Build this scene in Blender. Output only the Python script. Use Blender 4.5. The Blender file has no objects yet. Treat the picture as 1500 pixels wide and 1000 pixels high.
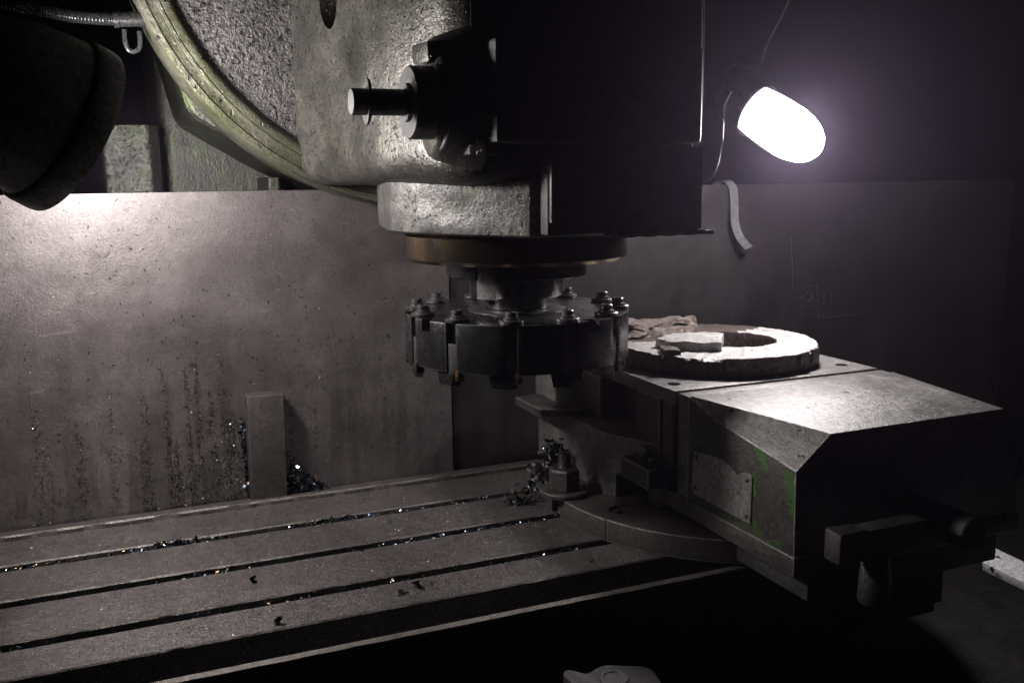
import bpy, bmesh, math, random
from mathutils import Vector, Matrix, noise
R = math.radians
S = bpy.context.scene
COL = S.collection
random.seed(7)

# ------------------------------------------------------------------ camera, world, exposure
EYE = Vector((0, 0, .33))
YAW, PITCH, ROLL = R(22.8), R(9.8), R(-.7)
fh = Vector((math.sin(YAW), math.cos(YAW), 0)); zz = Vector((0, 0, 1)); rt = fh.cross(zz)
fw = fh * math.cos(PITCH) - zz * math.sin(PITCH)
up = zz * math.cos(PITCH) + fh * math.sin(PITCH)
cr = rt * math.cos(ROLL) + up * math.sin(ROLL)
cu = up * math.cos(ROLL) - rt * math.sin(ROLL)
cam = bpy.data.cameras.new('camera')
cam.lens = 33.6; cam.sensor_width = 36; cam.clip_start = .01; cam.clip_end = 60
cob = bpy.data.objects.new('camera', cam); COL.objects.link(cob)
cob.matrix_world = Matrix(((cr.x, cu.x, -fw.x, EYE.x), (cr.y, cu.y, -fw.y, EYE.y), (cr.z, cu.z, -fw.z, EYE.z), (0, 0, 0, 1)))
cam.dof.use_dof = True; cam.dof.focus_distance = .84; cam.dof.aperture_fstop = 24
S.camera = cob
W = bpy.data.worlds.new('World'); S.world = W; W.use_nodes = True
W.node_tree.nodes['Background'].inputs[0].default_value = (.75, .7, 1, 1)
W.node_tree.nodes['Background'].inputs[1].default_value = .0009
S.view_settings.view_transform = 'Standard'; S.view_settings.look = 'None'
S.view_settings.exposure = 0; S.view_settings.gamma = 1
S.cycles.use_denoising = True
S.cycles.max_bounces = 6
S.cycles.sample_clamp_indirect = 4
LEFT_LAMP, RIGHT_LAMP = 265, 270

# ------------------------------------------------------------------ materials
def new_mat(name):
    m = bpy.data.materials.new(name); m.use_nodes = True
    nt = m.node_tree; b = nt.nodes['Principled BSDF']
    return m, nt, b
def nd(nt, t, **kw):
    n = nt.nodes.new(t)
    for k, v in kw.items(): setattr(n, k, v)
    return n
def L(nt, a, b): nt.links.new(a, b)
def coords(nt, scale=(1, 1, 1)):
    tc = nd(nt, 'ShaderNodeTexCoord'); mp = nd(nt, 'ShaderNodeMapping')
    mp.inputs['Scale'].default_value = scale
    L(nt, tc.outputs['Object'], mp.inputs['Vector']); return mp.outputs['Vector']
def tex(nt, v, scale, detail=4, rough=.6, dist=0):
    n = nd(nt, 'ShaderNodeTexNoise'); n.inputs['Scale'].default_value = scale
    n.inputs['Detail'].default_value = detail; n.inputs['Roughness'].default_value = rough
    n.inputs['Distortion'].default_value = dist
    L(nt, v, n.inputs['Vector']); return n.outputs['Fac']
def ramp(nt, f, stops):
    r = nd(nt, 'ShaderNodeValToRGB'); e = r.color_ramp.elements
    while len(e) < len(stops): e.new(.5)
    for q, (p, c) in zip(e, stops):
        q.position = p; q.color = (c[0], c[1], c[2], 1) if hasattr(c, '__len__') else (c, c, c, 1)
    L(nt, f, r.inputs[0]); return r.outputs[0]
def mix(nt, f, a, b, mode='MIX'):
    n = nd(nt, 'ShaderNodeMix', data_type='RGBA', blend_type=mode)
    for s, v in ((0, f), (6, a), (7, b)):
        if hasattr(v, 'links') or hasattr(v, 'is_linked'): L(nt, v, n.inputs[s])
        elif s == 0: n.inputs[0].default_value = v
        else: n.inputs[s].default_value = (*v, 1)
    return n.outputs[2]
def math_(nt, op, a, b=0):
    n = nd(nt, 'ShaderNodeMath', operation=op)
    for i, v in enumerate((a, b)):
        if hasattr(v, 'is_linked'): L(nt, v, n.inputs[i])
        else: n.inputs[i].default_value = v
    return n.outputs[0]
def bump(nt, b, hs, strength=1):
    prev = None
    for h, d in hs:
        n = nd(nt, 'ShaderNodeBump'); n.inputs['Strength'].default_value = strength
        n.inputs['Distance'].default_value = d; L(nt, h, n.inputs['Height'])
        if prev: L(nt, prev, n.inputs['Normal'])
        prev = n.outputs['Normal']
    L(nt, prev, b.inputs['Normal'])

def metal(name, c1, c2, rough=(.35, .6), metallic=.5, grain=700, gdepth=.0002, blotch=40, pits=None, paint=None, coat=0, stretch=(1, 1, 1), specks=0, mott=.75, harsh=(.34, .3, .64)):
    """worn dirty metal: blotchy colour, fine grain, dark pits, remains of paint"""
    m, nt, b = new_mat(name)
    v = coords(nt, stretch)
    big = tex(nt, v, blotch, 5, .65, .4); fine = tex(nt, v, grain, 3, .7); mid = tex(nt, v, blotch * 5, 4, .7)
    col = mix(nt, ramp(nt, big, [(.3, 0), (.7, 1)]), c1, c2)
    col = mix(nt, .8, col, ramp(nt, fine, [(harsh[0], harsh[1]), (harsh[2], 1.0)]), 'MULTIPLY')
    col = mix(nt, mott, col, ramp(nt, mid, [(.32, .4), (.6, 1.0)]), 'MULTIPLY')
    if specks: col = mix(nt, ramp(nt, tex(nt, v, specks, 1, .5), [(.68, 0), (.73, .55)]), col, tuple(min(1, x * 2.6) for x in c2))  # pale specks painted into the colour as glints
    hs = [(mid, gdepth * 2.5), (fine, gdepth)]
    rg = math_(nt, 'MULTIPLY_ADD', big, rough[1] - rough[0]); rg.node.inputs[2].default_value = rough[0]
    if paint:
        for pc, sc, lo, hi, dep in paint:
            pm = ramp(nt, tex(nt, v, sc, 6, .7, .6), [(lo, 0), (hi, 1)])
            col = mix(nt, pm, col, pc); hs.append((pm, dep))
    if pits:
        sc, lo, hi, dep = pits
        pm = ramp(nt, tex(nt, v, sc, 2, .5), [(lo, 0), (hi, 1)])
        col = mix(nt, pm, (.01, .009, .008), col); hs.append((pm, dep))
    L(nt, col, b.inputs['Base Color']); L(nt, rg, b.inputs['Roughness'])
    b.inputs['Metallic'].default_value = metallic
    b.inputs['Coat Weight'].default_value = coat; b.inputs['Coat Roughness'].default_value = .18
    bump(nt, b, hs)
    return m

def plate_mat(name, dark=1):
    m, nt, b = new_mat(name)
    v = coords(nt); vs = coords(nt, (1, 1, .12))
    big = tex(nt, v, 9, 5, .6, .3); fine = tex(nt, v, 620, 3, .7); mid = tex(nt, v, 170, 4, .75)
    streak = tex(nt, vs, 55, 4, .6, .2)
    sep = nd(nt, 'ShaderNodeSeparateXYZ'); L(nt, v, sep.inputs[0])
    low = ramp(nt, math_(nt, 'MULTIPLY', sep.outputs['Z'], 3), [(.15, 1), (.75, 0)])
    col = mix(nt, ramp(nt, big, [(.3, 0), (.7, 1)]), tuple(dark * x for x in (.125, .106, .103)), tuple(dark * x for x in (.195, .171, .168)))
    patch = ramp(nt, tex(nt, v, 7, 2, .5), [(.42, 0), (.55, 1)])
    wet = math_(nt, 'MULTIPLY', math_(nt, 'MULTIPLY', patch, low), ramp(nt, streak, [(.46, 0), (.56, 1)]))
    crust = math_(nt, 'MULTIPLY', wet, .55)
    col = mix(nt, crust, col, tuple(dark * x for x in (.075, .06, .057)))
    col = mix(nt, .6, col, ramp(nt, fine, [(.34, .35), (.62, 1.0)]), 'MULTIPLY')
    col = mix(nt, .22, col, ramp(nt, mid, [(.35, .4), (.6, 1.0)]), 'MULTIPLY')
    scr = ramp(nt, tex(nt, coords(nt, (.25, 1, 1.6)), 60, 3, .5, 1.2), [(.68, 0), (.74, .22)])
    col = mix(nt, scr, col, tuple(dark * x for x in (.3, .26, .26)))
    col = mix(nt, .4, col, ramp(nt, tex(nt, v, 28, 6, .7, .8), [(.35, .3), (.65, 1.0)]), 'MULTIPLY')
    spot = ramp(nt, tex(nt, v, 260, 2, .5), [(.27, 0), (.34, 1)])
    col = mix(nt, spot, (.035, .03, .028), col)
    L(nt, col, b.inputs['Base Color'])
    b.inputs['Coat Weight'].default_value = .5; b.inputs['Coat Roughness'].default_value = .28
    rg = ramp(nt, big, [(.3, .36), (.7, .6)]); L(nt, rg, b.inputs['Roughness'])
    b.inputs['Metallic'].default_value = .5
    bump(nt, b, [(tex(nt, v, 14, 2), .003), (mid, .0004), (fine, .00045), (crust, .0005)])
    return m

M = {}
M['plate'] = plate_mat('oily_sheet_steel')
M['plate_shaded'] = plate_mat('shaded_sheet_steel', .2)  # same sheet steel, with the right plate's shade painted into its colour
M['table'] = metal('oily_table_iron', (.135, .118, .112), (.185, .166, .159), (.34, .52), .45, 620, .0005, 26, specks=420, coat=.15, harsh=(.38, .25, .62))
M['worn_edge'] = metal('worn_table_edge', (.14, .122, .11), (.26, .23, .21), (.35, .55), .5, 900, .0003, 60)
M['cast'] = metal('grey_casting', (.042, .039, .034), (.165, .156, .138), (.2, .44), .6, 600, .0004, 20, pits=(300, .31, .38, .0007), paint=[((.14, .143, .09), 12, .55, .8, .0001)])
M['castrough'] = metal('rough_casting', (.09, .083, .08), (.17, .16, .155), (.3, .5), .5, 420, .0012, 35, pits=(260, .36, .42, .0008))
M['skirt'] = metal('skirt_casting', (.1, .096, .09), (.235, .226, .215), (.32, .5), .5, 700, .0003, 26, pits=(240, .3, .36, .0006), paint=[((.14, .155, .06), 22, .6, .75, .0002)])
M['rim'] = metal('painted_rim', (.085, .09, .045), (.21, .2, .165), (.24, .42), .35, 400, .0007, 16, pits=(120, .3, .35, .0006))
M['greencast'] = metal('green_casting', (.016, .017, .012), (.042, .04, .03), (.25, .45), .35, 500, .0008, 30, paint=[((.06, .085, .022), 26, .54, .72, .0004)], stretch=(1, 1, .5))
M['column'] = metal('column_metal', (.06, .06, .055), (.2, .2, .185), (.16, .3), .65, 300, .0011, 40, paint=[((.05, .068, .025), 18, .46, .66, .0002)])
M['darkcast'] = metal('dark_casting', (.05, .047, .05), (.085, .08, .084), (.45, .65), .2, 700, .0004, 30)
M['steel'] = metal('dark_steel', (.16, .155, .155), (.24, .235, .235), (.25, .42), .75, 900, .00008, 60, mott=.25)
M['black_steel'] = metal('blackened_steel', (.09, .086, .09), (.16, .155, .158), (.2, .36), .9, 900, .00008, 60, mott=.25)
M['bright'] = metal('bright_steel', (.5, .48, .47), (.62, .6, .59), (.25, .4), .85, 900, .0001, 80, mott=.25)
M['nose'] = metal('oil_stained_steel', (.34, .31, .27), (.3, .18, .05), (.13, .2), .97, 900, .00008, 26, mott=.25)
M['ring'] = metal('ground_ring', (.5, .475, .455), (.76, .73, .705), (.28, .45), .35, 700, .0005, 70, pits=(150, .29, .32, .0006), stretch=(1, .45, 1), mott=.3)
M['ring_dull'] = metal('dull_ring_top', (.17, .165, .16), (.27, .262, .255), (.4, .6), .4, 500, .0008, 60)
M['ringside'] = metal('flame_cut_steel', (.08, .062, .054), (.17, .13, .11), (.4, .6), .5, 500, .0008, 60, stretch=(1, 1, .4))
M['slag'] = metal('brown_slag', (.2, .15, .125), (.5, .43, .385), (.25, .5), .5, 300, .0012, 110)
M['vise'] = metal('vise_iron', (.17, .16, .152), (.34, .325, .31), (.34, .55), .5, 850, .0004, 26, pits=(120, .27, .31, .0004))
M['viseside'] = metal('vise_painted_side', (.07, .065, .058), (.125, .115, .104), (.34, .55), .45, 700, .0004, 40, paint=[((.055, .115, .03), 36, .545, .565, .0004)])
M['visebase'] = metal('vise_base_iron', (.082, .071, .066), (.13, .114, .107), (.36, .56), .4, 850, .0003, 40)
M['edge'] = metal('worn_bright_edge', (.2, .19, .18), (.62, .6, .57), (.28, .45), .65, 700, .0003, 90)
M['tag'] = metal('scratched_plate', (.34, .325, .31), (.55, .53, .51), (.25, .42), .6, 500, .0002, 45, paint=[((.09, .1, .05), 50, .6, .66, .0001)])
M['shade'] = metal('grey_lamp_enamel', (.3, .31, .3), (.38, .39, .37), (.3, .42), 0, 400, .00006, 20)
M['rubber'] = metal('black_hose', (.02, .02, .021), (.03, .03, .03), (.22, .3), 0, 600, .00005, 60)
M['strap'] = metal('grey_strap', (.085, .078, .078), (.11, .1, .1), (.6, .8), 0, 900, .0003, 80)
M['tray'] = metal('oily_tray', (.014, .013, .012), (.03, .027, .024), (.45, .65), .2, 300, .0006, 25)
M['crumb'] = metal('dark_crumb', (.035, .03, .027), (.09, .078, .07), (.15, .35), .3, 600, .0001, 200)
M['gold'] = metal('coated_carbide', (.13, .085, .03), (.2, .13, .045), (.2, .3), .8, 900, .00005, 90)
def plain(name, c, rough, metallic):
    m, nt, b = new_mat(name)
    v = coords(nt); L(nt, mix(nt, tex(nt, v, 300, 3), tuple(x * .75 for x in c), c), b.inputs['Base Color'])
    b.inputs['Roughness'].default_value = rough; b.inputs['Metallic'].default_value = metallic
    return m
M['chip_blue'] = plain('blued_chip', (.2, .27, .36), .24, 1)
M['chip_dark'] = plain('dark_chip', (.06, .07, .085), .15, 1)
M['chip_gold'] = plain('straw_chip', (.6, .44, .27), .26, 1)
M['flake'] = plain('bright_flake', (.5, .48, .47), .42, 1)
M['chalk'] = plain('chalk_line', (.032, .025, .027), .9, 0)  # chalk darkened along with the shaded plate
M['white_steel'] = metal('pale_steel_bar', (.7, .7, .7), (.85, .85, .85), (.3, .4), .1, 500, .0002, 40, pits=(60, .3, .36, .0003))
M['white'] = plain('lamp_inside_white', (.8, .8, .78), .5, 0)
M['wire'] = plain('thin_wire', (.09, .085, .085), .5, .5)
def glow(name, c, s):
    m, nt, b = new_mat(name)
    b.inputs['Base Color'].default_value = (.8, .8, .8, 1)
    b.inputs['Emission Color'].default_value = (*c, 1); b.inputs['Emission Strength'].default_value = s
    return m
M['glow_left'] = glow('lit_bulb_left', (1, .95, .94), LEFT_LAMP)
M['glow_right'] = glow('lit_bulb_front', (1, .95, .96), RIGHT_LAMP)
M['glow_body'] = glow('lit_bulb_silvered_body', (1, .95, .98), 5)

# ------------------------------------------------------------------ helpers
def tag(o, label=None, cat=None, group=None, kind=None):
    for k, v in (('label', label), ('category', cat), ('group', group), ('kind', kind)):
        if v: o[k] = v
    return o
def thing(name, label, cat, loc=(0, 0, 0), group=None):
    o = bpy.data.objects.new(name, None); o.empty_display_size = .02; o.location = loc
    COL.objects.link(o); return tag(o, label, cat, group)
def rootloc(p):
    v = Vector()
    while p: v += p.location; p = p.parent
    return v
def finish(bm, angle=35):
    bmesh.ops.recalc_face_normals(bm, faces=bm.faces[:])
    for f in bm.faces: f.smooth = True
    c = math.cos(R(angle))
    for e in bm.edges:
        if len(e.link_faces) == 2 and e.link_faces[0].normal.dot(e.link_faces[1].normal) < c: e.smooth = False
def obj(name, bm, mats, parent=None, label=None, origin=None):
    """one mesh object; vertices come in world coordinates and are moved to the parent's (or the given) origin"""
    o0 = rootloc(parent) if parent else Vector(origin or (0, 0, 0))
    bmesh.ops.translate(bm, verts=bm.verts[:], vec=-o0)
    finish(bm)
    me = bpy.data.meshes.new(name); bm.to_mesh(me); bm.free()
    for m in (mats if isinstance(mats, (list, tuple)) else [mats]): me.materials.append(m)
    o = bpy.data.objects.new(name, me); COL.objects.link(o)
    if parent: o.parent = parent
    else: o.location = o0
    if label: o['label'] = label
    return o
def inst(name, me, parent, mat4, label=None):
    o = bpy.data.objects.new(name, me); COL.objects.link(o); o.parent = parent; o.matrix_local = mat4
    if label: o['label'] = label
    return o
def bev(bm, w, seg=2, edges=None, ang=30):
    es = edges if edges is not None else [e for e in bm.edges if len(e.link_faces) == 2 and e.calc_face_angle(0) > R(ang)]
    if w > 0 and es:
        r = bmesh.ops.bevel(bm, geom=es, offset=w, segments=seg, profile=.6, affect='EDGES', clamp_overlap=True)
        for f in r['faces']: f.material_index = 1               # rounded edges may take a worn material
def prism(pts, z0, z1, bevel=0, seg=2, bm=None, top=None):
    """polygon in x,y extruded from z0 to z1"""
    b = bmesh.new()
    lo = [b.verts.new((x, y, z0)) for x, y in pts]
    hi = [b.verts.new((x, y, z1)) for x, y in (top or pts)]
    b.faces.new(lo[::-1]); b.faces.new(hi)
    n = len(pts)
    for i in range(n): b.faces.new((lo[i], lo[(i + 1) % n], hi[(i + 1) % n], hi[i]))
    bmesh.ops.recalc_face_normals(b, faces=b.faces[:])
    bev(b, bevel, seg)
    return merge(bm, b)
def merge(bm, b):
    if bm is None: return b
    me = bpy.data.meshes.new('tmp'); b.to_mesh(me); b.free(); bm.from_mesh(me); bpy.data.meshes.remove(me); return bm
def xform(b, m):
    bmesh.ops.transform(b, matrix=m, verts=b.verts[:]); return b
def box(x0, x1, y0, y1, z0, z1, bevel=.001, seg=2, bm=None):
    return prism([(x0, y0), (x1, y0), (x1, y1), (x0, y1)], z0, z1, bevel, seg, bm)
def frame_to(axis, origin):
    a = Vector(axis).normalized(); q = Vector((0, 0, 1)).rotation_difference(a)
    return Matrix.Translation(origin) @ q.to_matrix().to_4x4()
def lathe(prof, n=48, mat4=None, closed=False, bm=None):
    """profile of (radius, height) turned about z"""
    b = bmesh.new(); rings = []
    for r, z in prof:
        if r < 1e-6: rings.append([b.verts.new((0, 0, z))])
        else: rings.append([b.verts.new((r * math.cos(2 * math.pi * k / n), r * math.sin(2 * math.pi * k / n), z)) for k in range(n)])
    pairs = list(zip(rings, rings[1:])) + ([(rings[-1], rings[0])] if closed else [])
    for p, q in pairs:
        for k in range(n):
            k2 = (k + 1) % n
            if len(p) == 1 and len(q) == 1: continue
            if len(p) == 1: b.faces.new((p[0], q[k], q[k2]))
            elif len(q) == 1: b.faces.new((p[k], p[k2], q[0]))
            else: b.faces.new((p[k], p[k2], q[k2], q[k]))
    if mat4 is not None: xform(b, mat4)
    return merge(bm, b)
def disc_prof(r, z0, z1, c=.001): return [(0, z0), (r - c, z0), (r, z0 + c), (r, z1 - c), (r - c, z1), (0, z1)]
def tube(path, r, n=8, bm=None, rad=None):
    b = bmesh.new(); rings = []; P = [Vector(p) for p in path]; up_ = Vector((.13, .3, .95))
    for i, p in enumerate(P):
        t = (P[min(i + 1, len(P) - 1)] - P[max(i - 1, 0)]).normalized()
        s = t.cross(up_).normalized(); u = s.cross(t); rr = rad[i] if rad else r
        rings.append([b.verts.new(p + s * rr * math.cos(2 * math.pi * k / n) + u * rr * math.sin(2 * math.pi * k / n)) for k in range(n)])
    for p, q in zip(rings, rings[1:]):
        for k in range(n): b.faces.new((p[k], p[(k + 1) % n], q[(k + 1) % n], q[k]))
    b.faces.new(rings[0]); b.faces.new(rings[-1])
    return merge(bm, b)
def spline(pts, n=8):
    P = [Vector(p) for p in pts]; out = []
    for i in range(len(P) - 1):
        a, b, c, d = P[max(i - 1, 0)], P[i], P[i + 1], P[min(i + 2, len(P) - 1)]
        for k in range(n):
            t = k / n
            out.append(.5 * (2 * b + (c - a) * t + (2 * a - 5 * b + 4 * c - d) * t * t + (3 * b - a - 3 * c + d) * t ** 3))
    return out + [P[-1]]
def jitter(bm, amp, sc, seed=0, axes=(1, 1, 1)):
    for v in bm.verts:
        n = noise.noise_vector(v.co * sc + Vector((seed, seed * 2.3, -seed)))
        v.co += Vector((n.x * axes[0], n.y * axes[1], n.z * axes[2])) * amp
def roundpoly(pts, r, n=5):
    """round corners of a polygon: pts of (x, y) or (x, y, radius)"""
    out = []; m = len(pts)
    for i, p in enumerate(pts):
        rr = p[2] if len(p) > 2 else r
        c = Vector(p[:2]); a = Vector(pts[i - 1][:2]) - c; b = Vector(pts[(i + 1) % m][:2]) - c
        if rr <= 0: out.append(tuple(c)); continue
        ra = min(rr, a.length * .45); rb = min(rr, b.length * .45)
        p0 = c + a.normalized() * ra; p1 = c + b.normalized() * rb
        for k in range(n + 1):
            t = k / n; out.append(tuple(p0 * (1 - t) ** 2 + c * 2 * t * (1 - t) + p1 * t * t))
    return out
def cut(o, cutters):
    """subtract cutter meshes (world coordinates) from a finished object"""
    off = rootloc(o)
    tmp = []
    for b in cutters:
        bmesh.ops.recalc_face_normals(b, faces=b.faces[:])
        me = bpy.data.meshes.new('cutter'); bmesh.ops.translate(b, verts=b.verts[:], vec=-off); b.to_mesh(me); b.free()
        c = bpy.data.objects.new('cutter', me); COL.objects.link(c); c.parent = o; tmp.append(c)
        md = o.modifiers.new('cut', 'BOOLEAN'); md.operation = 'DIFFERENCE'; md.object = c; md.solver = 'EXACT'
    bpy.context.view_layer.update()
    dg = bpy.context.evaluated_depsgraph_get()
    me = bpy.data.meshes.new_from_object(o.evaluated_get(dg), depsgraph=dg)
    o.modifiers.clear()
    me.name = o.data.name; o.data = me
    b = bmesh.new(); b.from_mesh(me); finish(b); b.to_mesh(me); b.free()
    for c in tmp:
        cm = c.data; bpy.data.objects.remove(c); bpy.data.meshes.remove(cm)
def polar(c, r, th, z=0): return Vector((c[0] + r * math.sin(R(th)), c[1] + r * math.cos(R(th)), z))

# ------------------------------------------------------------------ the setting
b = bmesh.new()
for x, y in ((-1.6, -.6), (2, -.6), (2, 2.2), (-1.6, 2.2)): b.verts.new((x, y, -.9))
b.faces.new(b.verts[:]); tag(obj('workshop_floor', b, M['tray']), kind='structure')
tag(obj('chip_tray', box(-1.3, 1.7, .05, 1.15, -.19, -.17, .003), M['tray'], origin=(0, .6, -.19)), 'oily dark chip tray below the front of the machine table', 'tray')
tag(obj('machine_knee', box(-.6, .62, .72, 1.2, -.168, -.092, .006), M['darkcast'], origin=(0, .9, -.17)), 'dark iron saddle carrying the slotted table from below', 'machine saddle')

# ------------------------------------------------------------------ machine table with T-slots
TX0, TX1 = -1.1, .71
t = thing('machine_table', 'long oily grey machine table with three chip-filled slots', 'machine table', (-.2, .83, -.09))
obj('table_bed', box(TX0, TX1, .6415, .992, -.09, -.0765, .002), M['darkcast'], t)
bands = [(.9015, .9655, 0), (.8215, .8875, 0), (.741, .8075, 0), (.682, .727, 0)]
for y0, y1, z in bands:
    bb = bmesh.new()
    # top slab and its foot, cut in lengths so that the worn edges can wander
    n = 420
    prof = [(y0, -.012), (y0, -.0012), (y0 + .0012, 0), (y1 - .0008, 0), (y1, -.0008), (y1, -.012), (y1 - .006, -.012), (y1 - .006, -.0762), (y0 + .006, -.0762), (y0 + .006, -.012)]
    rings = []
    for i in range(n + 1):
        x = TX0 + (TX1 - TX0) * i / n
        rr = []
        for k, (y, zc) in enumerate(prof):
            j = (noise.noise(Vector((x * 60, y * 9, k))) * .00028 + noise.noise(Vector((x * 210, y * 9, k))) * .0004) if k in (1, 2, 3, 4) else 0
            rr.append(bb.verts.new((x, y + j, zc + (min(0, j) * .6 if k in (1, 4) else 0))))
        rings.append(rr)
    for p, q in zip(rings, rings[1:]):
        for k in range(len(prof)): bb.faces.new((p[k], p[(k + 1) % len(prof)], q[(k + 1) % len(prof)], q[k]))
    bb.faces.new(rings[0]); bb.faces.new(rings[-1])
    o = obj('table_strip', bb, [M['table'], M['worn_edge']], t)
    for f in o.data.polygons:
        c = f.center + t.location
        if abs(f.normal.z) < .93 and f.normal.z > .2 and c.y < (y0 + y1) / 2: f.material_index = 1
# rear ledge: low riser with a bright worn edge
prof = [(.9655, -.0765), (.9655, .0035), (.9668, .0052), (.971, .0055), (.985, .002), (.992, .001), (.992, -.0765)]
bb = bmesh.new(); rings = []
for i in range(481):
    x = TX0 + (TX1 - TX0) * i / 480
    rings.append([bb.verts.new((x, y + (noise.noise(Vector((x * 45, k, 3))) * .0008 if k in (1, 2, 3) else 0), z)) for k, (y, z) in enumerate(prof)])
for p, q in zip(rings, rings[1:]):
    for k in range(len(prof)): bb.faces.new((p[k], p[(k + 1) % len(prof)], q[(k + 1) % len(prof)], q[k]))
bb.faces.new(rings[0]); bb.faces.new(rings[-1])
o = obj('rear_ledge', bb, [M['table'], M['worn_edge']], t)
for f in o.data.polygons:
    if .25 < f.normal.z < .97 and f.normal.y < 0: f.material_index = 1
# front lip of the coolant channel
bb = bmesh.new(); rings = []
prof = [(.6345, -.076), (.6345, -.004), (.6355, -.002), (.642, -.0015), (.643, -.003), (.643, -.076)]
for i in range(481):
    x = TX0 + (TX1 - TX0) * i / 480
    rings.append([bb.verts.new((x, y + ((noise.noise(Vector((x * 50, k * .3, 9))) * .0009 + max(0, noise.noise(Vector((x * 130, 0, 9))) - .25) * .004) if k in (1, 2) else 0), z)) for k, (y, z) in enumerate(prof)])
for p, q in zip(rings, rings[1:]):
    for k in range(len(prof)): bb.faces.new((p[k], p[(k + 1) % len(prof)], q[(k + 1) % len(prof)], q[k]))
bb.faces.new(rings[0]); bb.faces.new(rings[-1])
o = obj('front_lip', bb, [M['darkcast'], M['worn_edge']], t)
for f in o.data.polygons:
    if f.normal.z > .3: f.material_index = 1

# ------------------------------------------------------------------ splash plates
def sheet(x0, x1, y, z0, ztop, thick):
    """a sheet with slightly waving surface"""
    b = bmesh.new(); nx, nz = 40, 12; g = [[], []]
    for s in (0, 1):
        for i in range(nx + 1):
            row = []
            for j in range(nz + 1):
                x = x0 + (x1 - x0) * i / nx; z = z0 + (ztop(x) - z0) * j / nz
                row.append(b.verts.new((x, y + s * thick + noise.noise(Vector((x * 5, z * 5, 2))) * .0015, z)))
            g[s].append(row)
    for s in (0, 1):
        for i in range(nx):
            for j in range(nz): b.faces.new((g[s][i][j], g[s][i + 1][j], g[s][i + 1][j + 1], g[s][i][j + 1]))
    for i in range(nx):
        for j in (0, nz): b.faces.new((g[0][i][j], g[0][i + 1][j], g[1][i + 1][j], g[1][i][j]))
    for j in range(nz):
        for i in (0, nx): b.faces.new((g[0][i][j], g[0][i][j + 1], g[1][i][j + 1], g[1][i][j]))
    return b
tag(obj('splash_plate', sheet(-.75, .344, .996, -.02, lambda x: .3185, .003), M['plate'], origin=(-.2, .996, 0)), 'oily speckled steel splash plate behind the left of the table, brightly lit at its top', 'splash plate')
pl = tag(obj('splash_plate', sheet(.3475, 1.205, 1.001, -.02, lambda x: .3165, .003), M['plate_shaded'], origin=(.78, 1.001, 0)), 'dim steel splash plate with chalk marks standing behind the vise', 'splash plate')
# chalk marks on it
strokes = [[(.812, .249), (.814, .243), (.818, .179), (.859, .183), (.862, .139), (.95, .140), (.951, .167)],
           [(.812, .249), (.867, .250)],
           [(.829, .176), (.838, .1775), (.839, .172), (.828, .1655), (.829, .163), (.839, .165)],
           [(.852, .178), (.843, .177), (.8425, .172), (.850, .1705), (.8515, .166), (.843, .163)],
           [(.866, .172), (.874, .1715), (.869, .166), (.874, .162), (.867, .157)],
           [(.882, .174), (.884, .154)]]
bb = bmesh.new()
for s in strokes:
    tube(spline([(x, .9998, z) for x, z in s], 3) if len(s) < 7 and len(s) > 2 else [(x, .9998, z) for x, z in s], .0003, 5, bb)
jitter(bb, .0006, 90, 4, (1, .2, 1))
obj('chalk_mark', bb, M['chalk'], pl)

# ------------------------------------------------------------------ machine column behind the plates
t = thing('machine_column', 'green and grey machine column behind the lit splash plate', 'machine column', (.2, 1.2, -.17))
obj('column_post', prism(roundpoly([(.003, 1.14), (.05, 1.13), (.062, 1.15), (.062, 1.3), (.0, 1.3)], .005), -.17, .390, .003, 2), M['column'], t)
obj('column_body', prism(roundpoly([(.064, 1.19), (.5, 1.19), (.5, 1.5), (.064, 1.5)], .02), -.17, .62, .004), M['greencast'], t)
def xzprism(pts, y0, y1, bevel, seg=3):
    b = prism([(x, z) for x, z in pts], -y1, -y0, bevel, seg)
    return xform(b, Matrix(((1, 0, 0, 0), (0, 0, -1, 0), (0, 1, 0, 0), (0, 0, 0, 1))))
obj('column_neck', xzprism(roundpoly([(.052, .6), (.066, .46), (.082, .392), (.16, .345), (.24, .305), (.5, .305), (.5, .6)], .012), 1.0, 1.188, .012), M['greencast'], t)
obj('column_rib', prism(roundpoly([(.17, 1.10), (.184, 1.10), (.184, 1.187), (.17, 1.187)], .004), -.17, .332, .002), M['greencast'], t)

# ------------------------------------------------------------------ milling head
t = thing('milling_head', 'heavy grey cast milling head with round swivel flange above the cutter', 'milling head', (.335, .785, .2835))
DC = (.3034, .93, .5821)
rm = Matrix.Translation(DC) @ Matrix.Rotation(R(90), 4, 'X')      # z of the lathe -> -y
obj('swivel_flange', lathe([(.0, -.06), (.2815, -.06), (.2815, .0), (.2802, .0026), (.2748, .0031), (.2738, .002), (.2735, .0019), (.2668, .0021), (.2662, .0033), (.2640, .0035), (.2632, .0026), (.2585, .003), (.2555, .002), (.253, -.001), (.250, -.004), (0, -.004)], 160, rm), [M['rim'], M['castrough']], t)
o = t.children[-1]
for f in o.data.polygons:
    c = f.center + t.location - Vector(DC)
    if math.hypot(c.x, c.z) < .2525 and f.normal.y < 0: f.material_index = 1
def resample(pts, step):
    out = []
    for k, p in enumerate(pts):
        q = pts[(k + 1) % len(pts)]; d = math.dist(p, q); n = max(1, round(d / step))
        out += [(p[0] + (q[0] - p[0]) * i / n, p[1] + (q[1] - p[1]) * i / n) for i in range(n)]
    return out
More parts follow.
